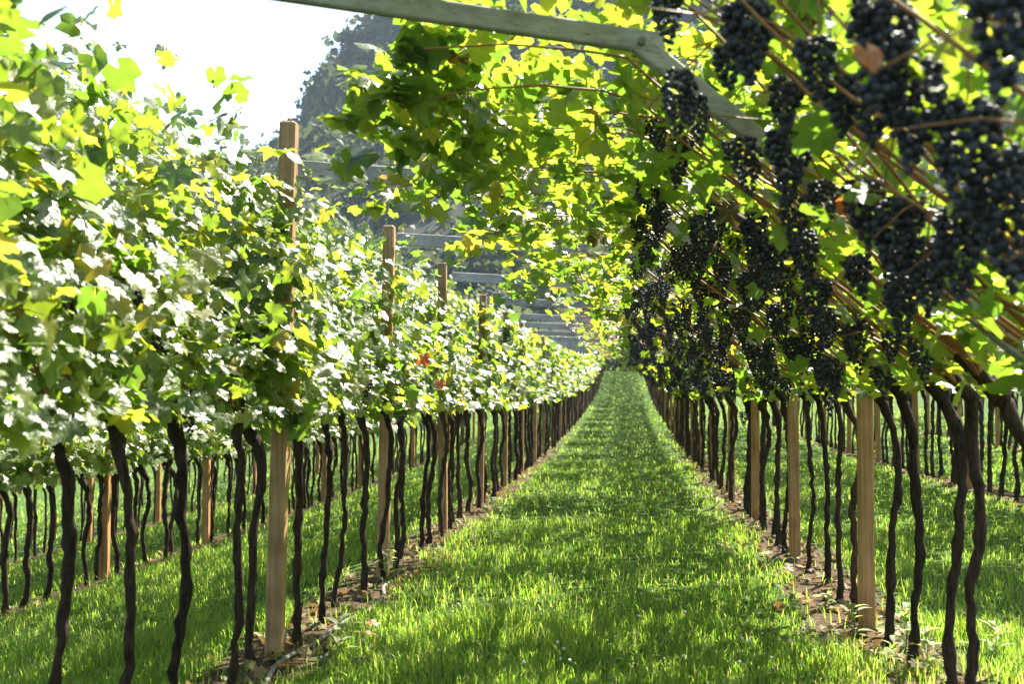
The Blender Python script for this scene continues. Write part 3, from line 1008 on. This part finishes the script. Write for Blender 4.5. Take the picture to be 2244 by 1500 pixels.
for bi, (px, py, hang, size, lab) in enumerate(BUNCHES):
    g = np.random.default_rng(700 + bi)
    d = ray(px, py)
    # meet the arm plane lowered by the hang of the bunch's middle
    p0 = np.array((ROWX['R'], 0, P_HEAD[1] - hang - .05))
    s = float(np.dot(p0 - np.array(CAM), n_arm) / np.dot(np.array(d), n_arm))
    p = np.array(CAM + d * s)
    L = .25 * size
    top = p + np.array((0, 0, L * .5 + .03))
    b = empty('grape_bunch', top)
    tag(b, lab, 'grapes', GRP)
    placed.append(p)
    b.rotation_euler = (g.normal(0, .08), g.normal(0, .08), g.uniform(0, 6.28))
    link('stalk', STALK_ME, b)
    pts = BUNCH_PTS[bi % 6] * np.array((size, size, size))
    if size > .9: pts = bunch_points(g, L=L, W=.06 * size, r=GRAPE_R, tries=1000)
    else: pts = bunch_points(g, L=L, W=.058 * (size ** .7), r=GRAPE_R, tries=700)
    for c in pts:
        o = link('grape', GRAPE_ME, b)
        o.location = c
        k = g.uniform(.9, 1.1)
        o.scale = (k, k, k * g.uniform(.98, 1.08)); o.rotation_euler = g.uniform(0, 6, 3)
placed = np.array(placed)
gg = np.random.default_rng(77)
nmid, far_gr = 0, MB()
NTH = ['first'] + ORD[1:]
FAR_BUNCH = []
for k in range(4):
    pts = bunch_points(gg, L=.24, W=.058, r=.020, tries=160)
    mb = MB(); mb.inst(ICO0[0], ICO0[1], np.repeat((np.eye(3) * .022)[None], len(pts), 0), pts)
    FAR_BUNCH.append((np.vstack(mb.v), np.vstack(mb.t)))
for i, y in enumerate(VY['R']):
    if y < 3.0: continue
    for k in range(11 if y > 6 else 4):
        s = gg.uniform(.42, L_ARM + .06)
        x, z, _ = section(np.array([s]))
        yy = y + gg.uniform(-.32, .32)
        px_ = ROWX['R'] + x[0]
        p = np.array((px_, yy, float(gz(ROWX['R'], yy)) + z[0] - abs(gg.normal(.06, .10)) - .02))
        if np.min(np.linalg.norm(placed - (p - (0, 0, .14)), axis=1)) < .15: continue
        rz = gg.uniform(0, 6.28); sc = gg.uniform(.7, 1.08)
        if nmid < 262:
            b = link('grape_bunch', BUNCH_MID[gg.integers(0, 8)][1])
            b.location = p; b.rotation_euler = (gg.normal(0, .1), gg.normal(0, .1), rz); b.scale = (sc, sc, sc)
            kp = sum(1 for q_ in POSTS['R'][1:] if q_ < p[1])
            lab = f'black grape bunch in the crowd hanging between {NTH[kp - 1]} and {NTH[kp]} posts of the right row' if kp else 'black grape bunch hanging this side of the nearest post of the right row'
            tag(b, lab, 'grapes', lab.replace('black grape bunch', 'black grape bunches'))
            nmid += 1
        else:
            tv, tf = FAR_BUNCH[gg.integers(0, 4)]
            c_, s_ = math.cos(rz) * sc, math.sin(rz) * sc
            far_gr.inst(tv, tf, np.array([[(c_, -s_, 0), (s_, c_, 0), (0, 0, sc)]]), p[None])
tag(link('far_grapes', far_gr.mesh('far_grapes', M_GRAPE)), 'dark mass of grape bunches at the far end of the right row', 'grapes', None, 'stuff')
LB = [(240, 690, 4.6, 'dark grape bunch peeping through leaves at the far left'), (605, 772, 6.6, 'black grapes half hidden in leaves beside the nearest tall post'),
      (300, 785, 5.0, 'dark bunch low in the left leaf wall'), (372, 905, 5.2, 'black bunch at a trunk head in the left row'),
      (770, 862, 8.2, 'small bunch in the left leaf wall near an orange leaf'), (855, 915, 9.6, 'bunch hanging at the top of the second tall post'),
      (1630, 922, 13.9, 'lone sunlit bunch hanging low between trunks of the right row')]
for i, (px, py, y, lab) in enumerate(LB):
    p = at_y(px, py, y)
    b = link('grape_bunch', BUNCH_MID[i % 8][1]); b.location = p + Vector((.10 if px < 1000 else 0, 0, .13)); b.scale = (.85,) * 3
    tag(b, lab, 'grapes', 'stray black grape bunches')

# ------------------------------------------------------------------ grass
def blades(g, n, x0, x1, y0, y1, h, wd):
    x = g.uniform(x0, x1, n); y = g.uniform(y0, y1, n)
    s = soil_mask(x, y) + .5 * snoise(x, y, 2.6, 5) + .35 * snoise(x, y, 9.0, 6)
    keep = g.uniform(size=n) > np.clip((s - .35) * 2.2, 0, .93)
    x, y = x[keep], y[keep]; n = len(x)
    cl = .75 + .5 * snoise(x, y, 5.0, 8) + .25 * snoise(x, y, 1.3, 9)
    hh = h * np.clip(cl, .35, 1.5) * g.uniform(.55, 1.35, n)
    z = gz(x, y) - .01
    a = g.uniform(0, 6.28, n); ln = hh * g.uniform(.1, .85, n); la = a + np.pi / 2 + g.normal(0, .5, n)
    ww = wd * g.uniform(.6, 1.3, n)
    dx, dy = np.cos(a) * ww / 2, np.sin(a) * ww / 2
    lx, ly = np.cos(la) * ln, np.sin(la) * ln
    b = np.stack([x, y, z], 1)
    o = np.zeros(n)
    v = np.stack([b + np.stack([-dx, -dy, o], 1), b + np.stack([dx, dy, o], 1),
                  b + np.stack([-dx * .8 + lx * .35, -dy * .8 + ly * .35, hh * .6], 1), b + np.stack([dx * .8 + lx * .35, dy * .8 + ly * .35, hh * .6], 1),
                  b + np.stack([lx, ly, hh * g.uniform(.75, 1.0, n)], 1)], 1)
    i = np.arange(n)[:, None] * 5
    q_ = i + np.array([[0, 1, 3, 2]]); t_ = i + np.array([[2, 3, 4]])
    return v.reshape(-1, 3), q_, t_


gr = np.random.default_rng(99)
mbg = MB()
for (n, x0, x1, y0, y1, h, wd) in [(92000, -4.4, 3.6, 3.4, 8, .155, .006), (62000, -7.5, 6.5, 8, 14, .13, .008), (52000, -10, 10, 14, 26, .12, .012), (26000, -12, 13, 26, 60, .13, .025), (9000, -12, 14, 60, 118, .15, .06), (14000, -12, -4.4, 3.4, 8, .12, .008), (9000, 3.6, 7, 3.4, 8, .12, .008), (16000, -26, -9, 10, 34, .13, .022), (9000, -40, -12, 30, 62, .16, .04), (6000, 9, 24, 12, 45, .13, .025)]:
    mbg.add(*blades(gr, n, x0, x1, y0, y1, h, wd))
tag(link('grass', mbg.mesh('grass', M_GRASS, True)), 'bright green grass covering the lane and ground between rows', 'grass', None, 'stuff')

# dry leaves and clods along the rows
mbd, vd = MB(), []
for rowk, n, y1 in (('L', 620, 30), ('R', 1000, 30), ('R2', 250, 26), ('L2', 200, 26)):
    y = 3.2 + (y1 - 3.2) * gr.uniform(0, 1, n) ** 1.6
    x = ROWX[rowk] + gr.normal(0, .3, n)
    pos = np.stack([x, y, gz(x, y) + gr.uniform(.006, .04, n)], 1)
    m = frames(np.array((0, 0, 1.)) + gr.normal(0, .45, (n, 3)), gr.normal(0, 1, (n, 3)), gr.uniform(.035, .10, n))
    mbd.inst(LT_LOW[0][0], LT_LOW[0][1], m, pos); vd.append(np.tile(LT_LOW[0][2], n))
tag(link('leaf_litter', mbd.mesh('leaf_litter', M_DRY, True, {'vein': np.concatenate(vd)})), 'dry brown leaf litter scattered on soil under the rows', 'leaf litter', None, 'stuff')
mbc = MB()
n = 2600
rowc = gr.choice(['L', 'R', 'R'], n); x = np.array([ROWX[r_] for r_ in rowc]) + gr.normal(.03, .26, n); y = 3.2 + 16 * gr.uniform(0, 1, n) ** 1.4
mm = np.eye(3)[None] * (gr.gamma(2, .006, n)[:, None, None]) * gr.uniform(.7, 1.3, (n, 3))[:, None, :]
mbc.inst(ICO0[0] * (1 + .25 * np.sin(ICO0[0][:, ::-1] * 7)), ICO0[1], mm, np.stack([x, y, gz(x, y)], 1))
M_CLOD = mat_simple('soil_clod', (.05, .032, .02), (.17, .115, .07), .95, (1, 1, 1), 30, .6, .01)
tag(link('soil_clods', mbc.mesh('soil_clods', M_CLOD, False)), 'crumbs of brown soil under the vine rows', 'soil', None, 'stuff')

# single fallen leaves on the ground
for i, (px, py, mat, lab) in enumerate([(815, 1388, RED_ME, 'orange fallen leaf on the ground right of the pale hose'), (815, 1412, RED_ME, 'reddish fallen leaf just below the orange one by the hose'),
                                        (632, 1488, RED_ME, 'small orange fallen leaf near the foot of the left post'), (340, 1392, DRY_ME, 'pale dry leaf lying in grass between left trunks'),
                                        (1725, 1262, RED_ME, 'small red leaf on soil beside the right row trunks'), (2010, 1490, DRY_ME, 'brown curled leaf on soil at the lower right'),
                                        (560, 1462, DRY_ME, 'tan dry leaf left of the nearest left post')]):
    d = ray(px, py); s = -CAM.z / d.z; p = CAM + d * s
    o = link('fallen_leaf', mat[i % 3]); o.location = (p.x, p.y, float(gz(p.x, p.y)) + .07); o.scale = (.085,) * 3
    o.rotation_euler = (.2 + .2 * (i % 2), .2, i * 1.3)
    tag(o, lab, 'leaf', 'fallen leaves on the ground')

# ------------------------------------------------------------------ hose, stake, wires
hp = [(560, 1560), (600, 1470), (640, 1440), (690, 1418), (735, 1380), (780, 1358), (825, 1338), (843, 1318), (838, 1296), (858, 1282)]
P = []
for px, py in hp:
    d = ray(px, py); s = -CAM.z / d.z; p = CAM + d * s
    P.append((p.x, p.y, float(gz(p.x, p.y)) + .022))
P = np.array(P)
tt = np.linspace(0, len(P) - 1, 60)
k = np.arange(len(P))
P2 = np.stack([np.interp(tt, k, P[:, a]) for a in range(3)], 1)
for _ in range(3): P2[1:-1] = (P2[:-2] + 2 * P2[1:-1] + P2[2:]) / 4
mb = MB(); mb.tube(P2, .014, 8)
tag(link('irrigation_hose', mb.mesh('irrigation_hose', M_HOSE)), 'pale grey hose winding over soil at the foot of the left row', 'hose')
p = at_y(652, 1130, 7.05)
mb = MB(); mb.tube([(p.x, p.y, float(gz(p.x, p.y)) - .2), (p.x + .01, p.y, .8), (p.x + .0, p.y, 1.7)], .0085, 6)
tag(link('metal_stake', mb.mesh('metal_stake', M_STAKE)), 'thin dark metal stake just right of the nearest tall post', 'stake')
WN = {'R': 'right', 'L': 'left'}
for row in ('R', 'L'):
    for wi, (s, nm) in enumerate([(.10, 'lowest'), (.75, 'second lowest'), (1.4, 'third lowest'), (2.0, 'knee-high'), (2.9, 'topmost')][:5]):
        x, z, nn = section(np.array([s]))
        ys = np.linspace(1.5, 100, 60)
        mb = MB(); mb.tube(np.stack([np.full(60, ROWX[row] + x[0] + nn[0, 0] * .06), ys, gz(np.full(60, ROWX[row]), ys) + z[0] + nn[0, 1] * .06], 1), .0018, 4)
        nm = {'knee-high': 'second highest'}.get(nm, nm)
        tag(link('wire', mb.mesh('wire', M_WIRE)), f'{nm} thin steel wire running along the {WN[row]} pergola', 'wire', 'trellis wires along the pergolas')

# ------------------------------------------------------------------ weeds
def weed_leaf(g):
    t = np.linspace(0, 1, 6)
    wv = .16 * np.sin(np.pi * np.clip(t * .95 + .05, 0, 1)) ** .8 * np.array([.5, 1, 1, .95, .7, 0.0])
    z = .25 * t - .45 * t * t
    v = []
    for a, b_, c in zip(t, wv, z): v += [(-b_, a, c + b_ * .3), (0, a, c), (b_, a, c + b_ * .3)]
    f = []
    for i in range(5):
        for j in (0, 1): f.append((i * 3 + j, i * 3 + j + 1, i * 3 + j + 4, i * 3 + j + 3))
    return mesh_np('leaf', np.array(v), np.array(f), M_WEED)


WL = [weed_leaf(gr) for _ in range(2)]
weeds = [(1870, 1400, .22, 'leafy weed at the foot of the nearest short post on the right'), (1985, 1420, .26, 'tall pale weed between two trunks at the lower right'),
         (2030, 1470, .24, 'big yellow-green sunlit weed beside a trunk at lower right'), (1960, 1480, .18, 'low weed with upright stem left of the sunlit weed'),
         (1770, 1400, .12, 'small weed in the brown soil patch on the right'), (1815, 1340, .13, 'weed on soil just left of the nearest short post'),
         (1180, 1430, .10, 'small round-leaved weed in the lane at the bottom'), (1390, 1470, .10, 'yellowish weed in lane grass at the bottom right of centre'),
         (845, 1275, .26, 'dry reedy weed in front of the second tall post'), (745, 1440, .22, 'grassy weed below the hose at lower left'),
         (2180, 1440, .2, 'weed in grass at the lower right edge'), (1560, 1165, .16, 'sunlit weed tuft at the right edge of the lane'),
         (1085, 1120, .18, 'dry weed along the left row farther up the lane')]
for i, (px, py, hgt, lab) in enumerate(weeds):
    g = np.random.default_rng(400 + i)
    d = ray(px, py); s = -CAM.z / d.z; p = CAM + d * s
    wd = empty('weed', (p.x, p.y, float(gz(p.x, p.y))))
    tag(wd, lab, 'weed', 'weeds along the rows')
    mb = MB(); mb.tube([(0, 0, -.02), (.01, 0, hgt * .5), (.0, .015, hgt)], [.004, .0035, .002], 5)
    link('stem', mb.mesh('stem', M_WEED), wd)
    for j in range(14):
        o = link('leaf', WL[j % 2], wd)
        o.location = (0, 0, hgt * (.05 + .95 * j / 14)); o.rotation_euler = (g.uniform(.0, .7), 0, j * 2.4 + g.normal(0, .3))
        o.scale = (hgt * g.uniform(.45, .7),) * 3
# white clover heads in the lane
mbw = MB()
n = 260
x = gr.uniform(-1.8, 1.5, n); y = 3.6 + 14 * gr.uniform(0, 1, n) ** 1.5
mbw.inst(ICO0[0], ICO0[1], np.repeat((np.eye(3) * .009)[None], n, 0) * gr.uniform(.6, 1.3, n)[:, None, None], np.stack([x, y, gz(x, y) + gr.uniform(.06, .12, n)], 1))
M_CLOVER = mat_simple('clover_white', (.45, .45, .38), (.7, .7, .62), .8, (1, 1, 1), 60, .3, .002)
tag(link('clover_flowers', mbw.mesh('clover_flowers', M_CLOVER)), 'tiny white clover heads dotted through the lane grass', 'flowers', None, 'stuff')

# ------------------------------------------------------------------ hillside growth
def crown_mesh(g, n=170, leaf=.30):
    u = g.normal(0, 1, (n, 3)); u /= np.linalg.norm(u, axis=1)[:, None]
    r = g.uniform(.55, 1.0, n) * (1 + .28 * np.sin(u[:, 0] * 5 + g.uniform(0, 6)) * np.sin(u[:, 1] * 4 + g.uniform(0, 6)))
    pos = u * r[:, None]; pos[:, 2] = pos[:, 2] * .8 + .75
    nr = u + g.normal(0, .5, (n, 3)) + np.array((0, 0, .3))
    m = frames(nr, g.normal(0, 1, (n, 3)), leaf * g.uniform(.6, 1.4, n))
    tv = np.array([(0, -.5, 0), (.45, 0, .12), (0, .5, -.05), (-.45, 0, .12)]); tf = np.array([(0, 1, 2), (0, 2, 3)])
    mb = MB(); mb.inst(tv, tf, m, pos)
    return mb


gh = np.random.default_rng(31)
CR = [crown_mesh(gh, 420, .20) for _ in range(5)]
CR_ME = [c.mesh('crown', M_HILLGREEN, False) for c in CR]
mbs = MB(); mbs.tube([(0, 0, -.4), (.03, .02, .3), (0, .05, .9)], [.09, .07, .03], 6)
STEM_ME = mbs.mesh('stem', M_BARK)
BUSH = [(1130, 640, 126, 2.6, 'round green bush on the hillside between two far beams'), (1080, 560, 140, 2.2, 'dark bush on the hill above the middle beam'),
        (1190, 560, 142, 2.4, 'bush on the hill above the right end of the middle beam'), (1215, 700, 124, 2.0, 'low bush at the foot of the hill right of the beams'),
        (1000, 520, 150, 2.4, 'bush on the hill left of the middle beams'), (900, 540, 146, 2.2, 'dark hillside bush behind the left row crest'),
        (720, 420, 165, 2.6, 'hillside bush under the left tie beam'), (660, 440, 165, 2.4, 'bush far behind the nearest tall post'),
        (490, 355, 165, 2.6, 'sunlit brownish bush on the spur left of the tall post'), (1060, 700, 124, 1.7, 'bush behind the lower far beam'),
        (1160, 740, 122, 1.8, 'bush at the lane end above the lowest beams'), (960, 620, 132, 2.0, 'bush beside a far tall post on the hillside'),
        (1120, 500, 155, 2.3, 'bush high on the hillside over the lane end'), (860, 470, 160, 2.5, 'bush on the hill above the second tall post'),
        (1318, 806, 108, 1.2, 'bush closing off the far end of the grass lane'), (1380, 806, 109, 1.3, 'bush at the far lane end on the right side')]
for i, (px, py, y, sz, lab) in enumerate(BUSH):
    p = at_y(px, py, y)
    b = empty('bush', (p.x, y, (float(hill_h(np.array(p.x), np.array(float(y)))) if y > 119 else float(gz(p.x, y))) - .2))
    tag(b, lab, 'bush', 'bushes on the hillside')
    c = tag(link('crown', CR_ME[i % 5], b), kind='stuff'); sz *= 1.35; c.scale = (sz, sz, sz * .85); c.rotation_euler.z = i * 1.7
    s = link('stem', STEM_ME, b); s.scale = (sz,) * 3
n = 2900
mbf = MB()
x = gh.uniform(-150, 130, n); y = 124 + 200 * gh.uniform(0, 1, n) ** .8
z = hill_h(x, y)
SMALL = []
for _ in range(4):
    c = crown_mesh(gh, 46, .42); SMALL.append((np.vstack(c.v), np.vstack(c.t)))
for a in range(4):
    m = (np.arange(n) % 4) == a
    s = gh.gamma(2.2, .95, m.sum()) + .5
    mbf.inst(SMALL[a][0], SMALL[a][1], np.eye(3)[None] * s[:, None, None] * np.array((1, 1, 1.1))[None, None, :], np.stack([x[m], y[m], z[m] - .4 * s], 1))
tag(link('hillside_woods', mbf.mesh('hillside_woods', M_HILLGREEN, False)), 'dark scrub and woods covering the hazy mountainside behind', 'woods', None, 'stuff')
for i, (px, py, y, sz, lab) in enumerate([(1205, 725, 123, 1.3, 'grey rock at the foot of the hill behind far beams'), (1195, 655, 126, 1.6, 'larger grey rock on the hillside beside the round bush'), (1150, 690, 124, .9, 'small rock just under the middle far beam')]):
    p = at_y(px, py, y)
    me = mesh_np('rock', ICO1[0] * (1 + .18 * np.sin(ICO1[0] * 4 + i)[:, ::-1]), ICO1[1], M_STONE, False)
    o = link('rock', me); o.location = (p.x, y, float(hill_h(np.array(p.x), np.array(float(y)))) + .2 * sz); o.scale = (sz * 1.4, sz, sz * .8); o.rotation_euler.z = i
    tag(o, lab, 'rock', 'rocks on the hillside')

# ------------------------------------------------------------------ haze
def haze_box(x0, x1, y0, y1, z0, z1, dens):
    m, t = newmat('haze_air')
    out = N(t, 'ShaderNodeOutputMaterial')
    v = N(t, 'ShaderNodeVolumePrincipled')
    v.inputs['Color'].default_value = (.62, .80, 1.0, 1)
    v.inputs['Density'].default_value = dens
    v.inputs['Anisotropy'].default_value = .1
    t.links.new(v.outputs[0], out.inputs['Volume'])
    vv = np.array([(x, y, z) for z in (z0, z1) for y in (y0, y1) for x in (x0, x1)], float)
    ff = np.array([(0, 2, 3, 1), (4, 5, 7, 6), (0, 1, 5, 4), (2, 6, 7, 3), (0, 4, 6, 2), (1, 3, 7, 5)])
    tag(link('haze', mesh_np('haze', vv, ff, m, False)), 'pale blue haze in the air before the mountainside', 'haze', None, 'stuff')


haze_box(-705, 705, -305, 1005, -8, 190, .00024)
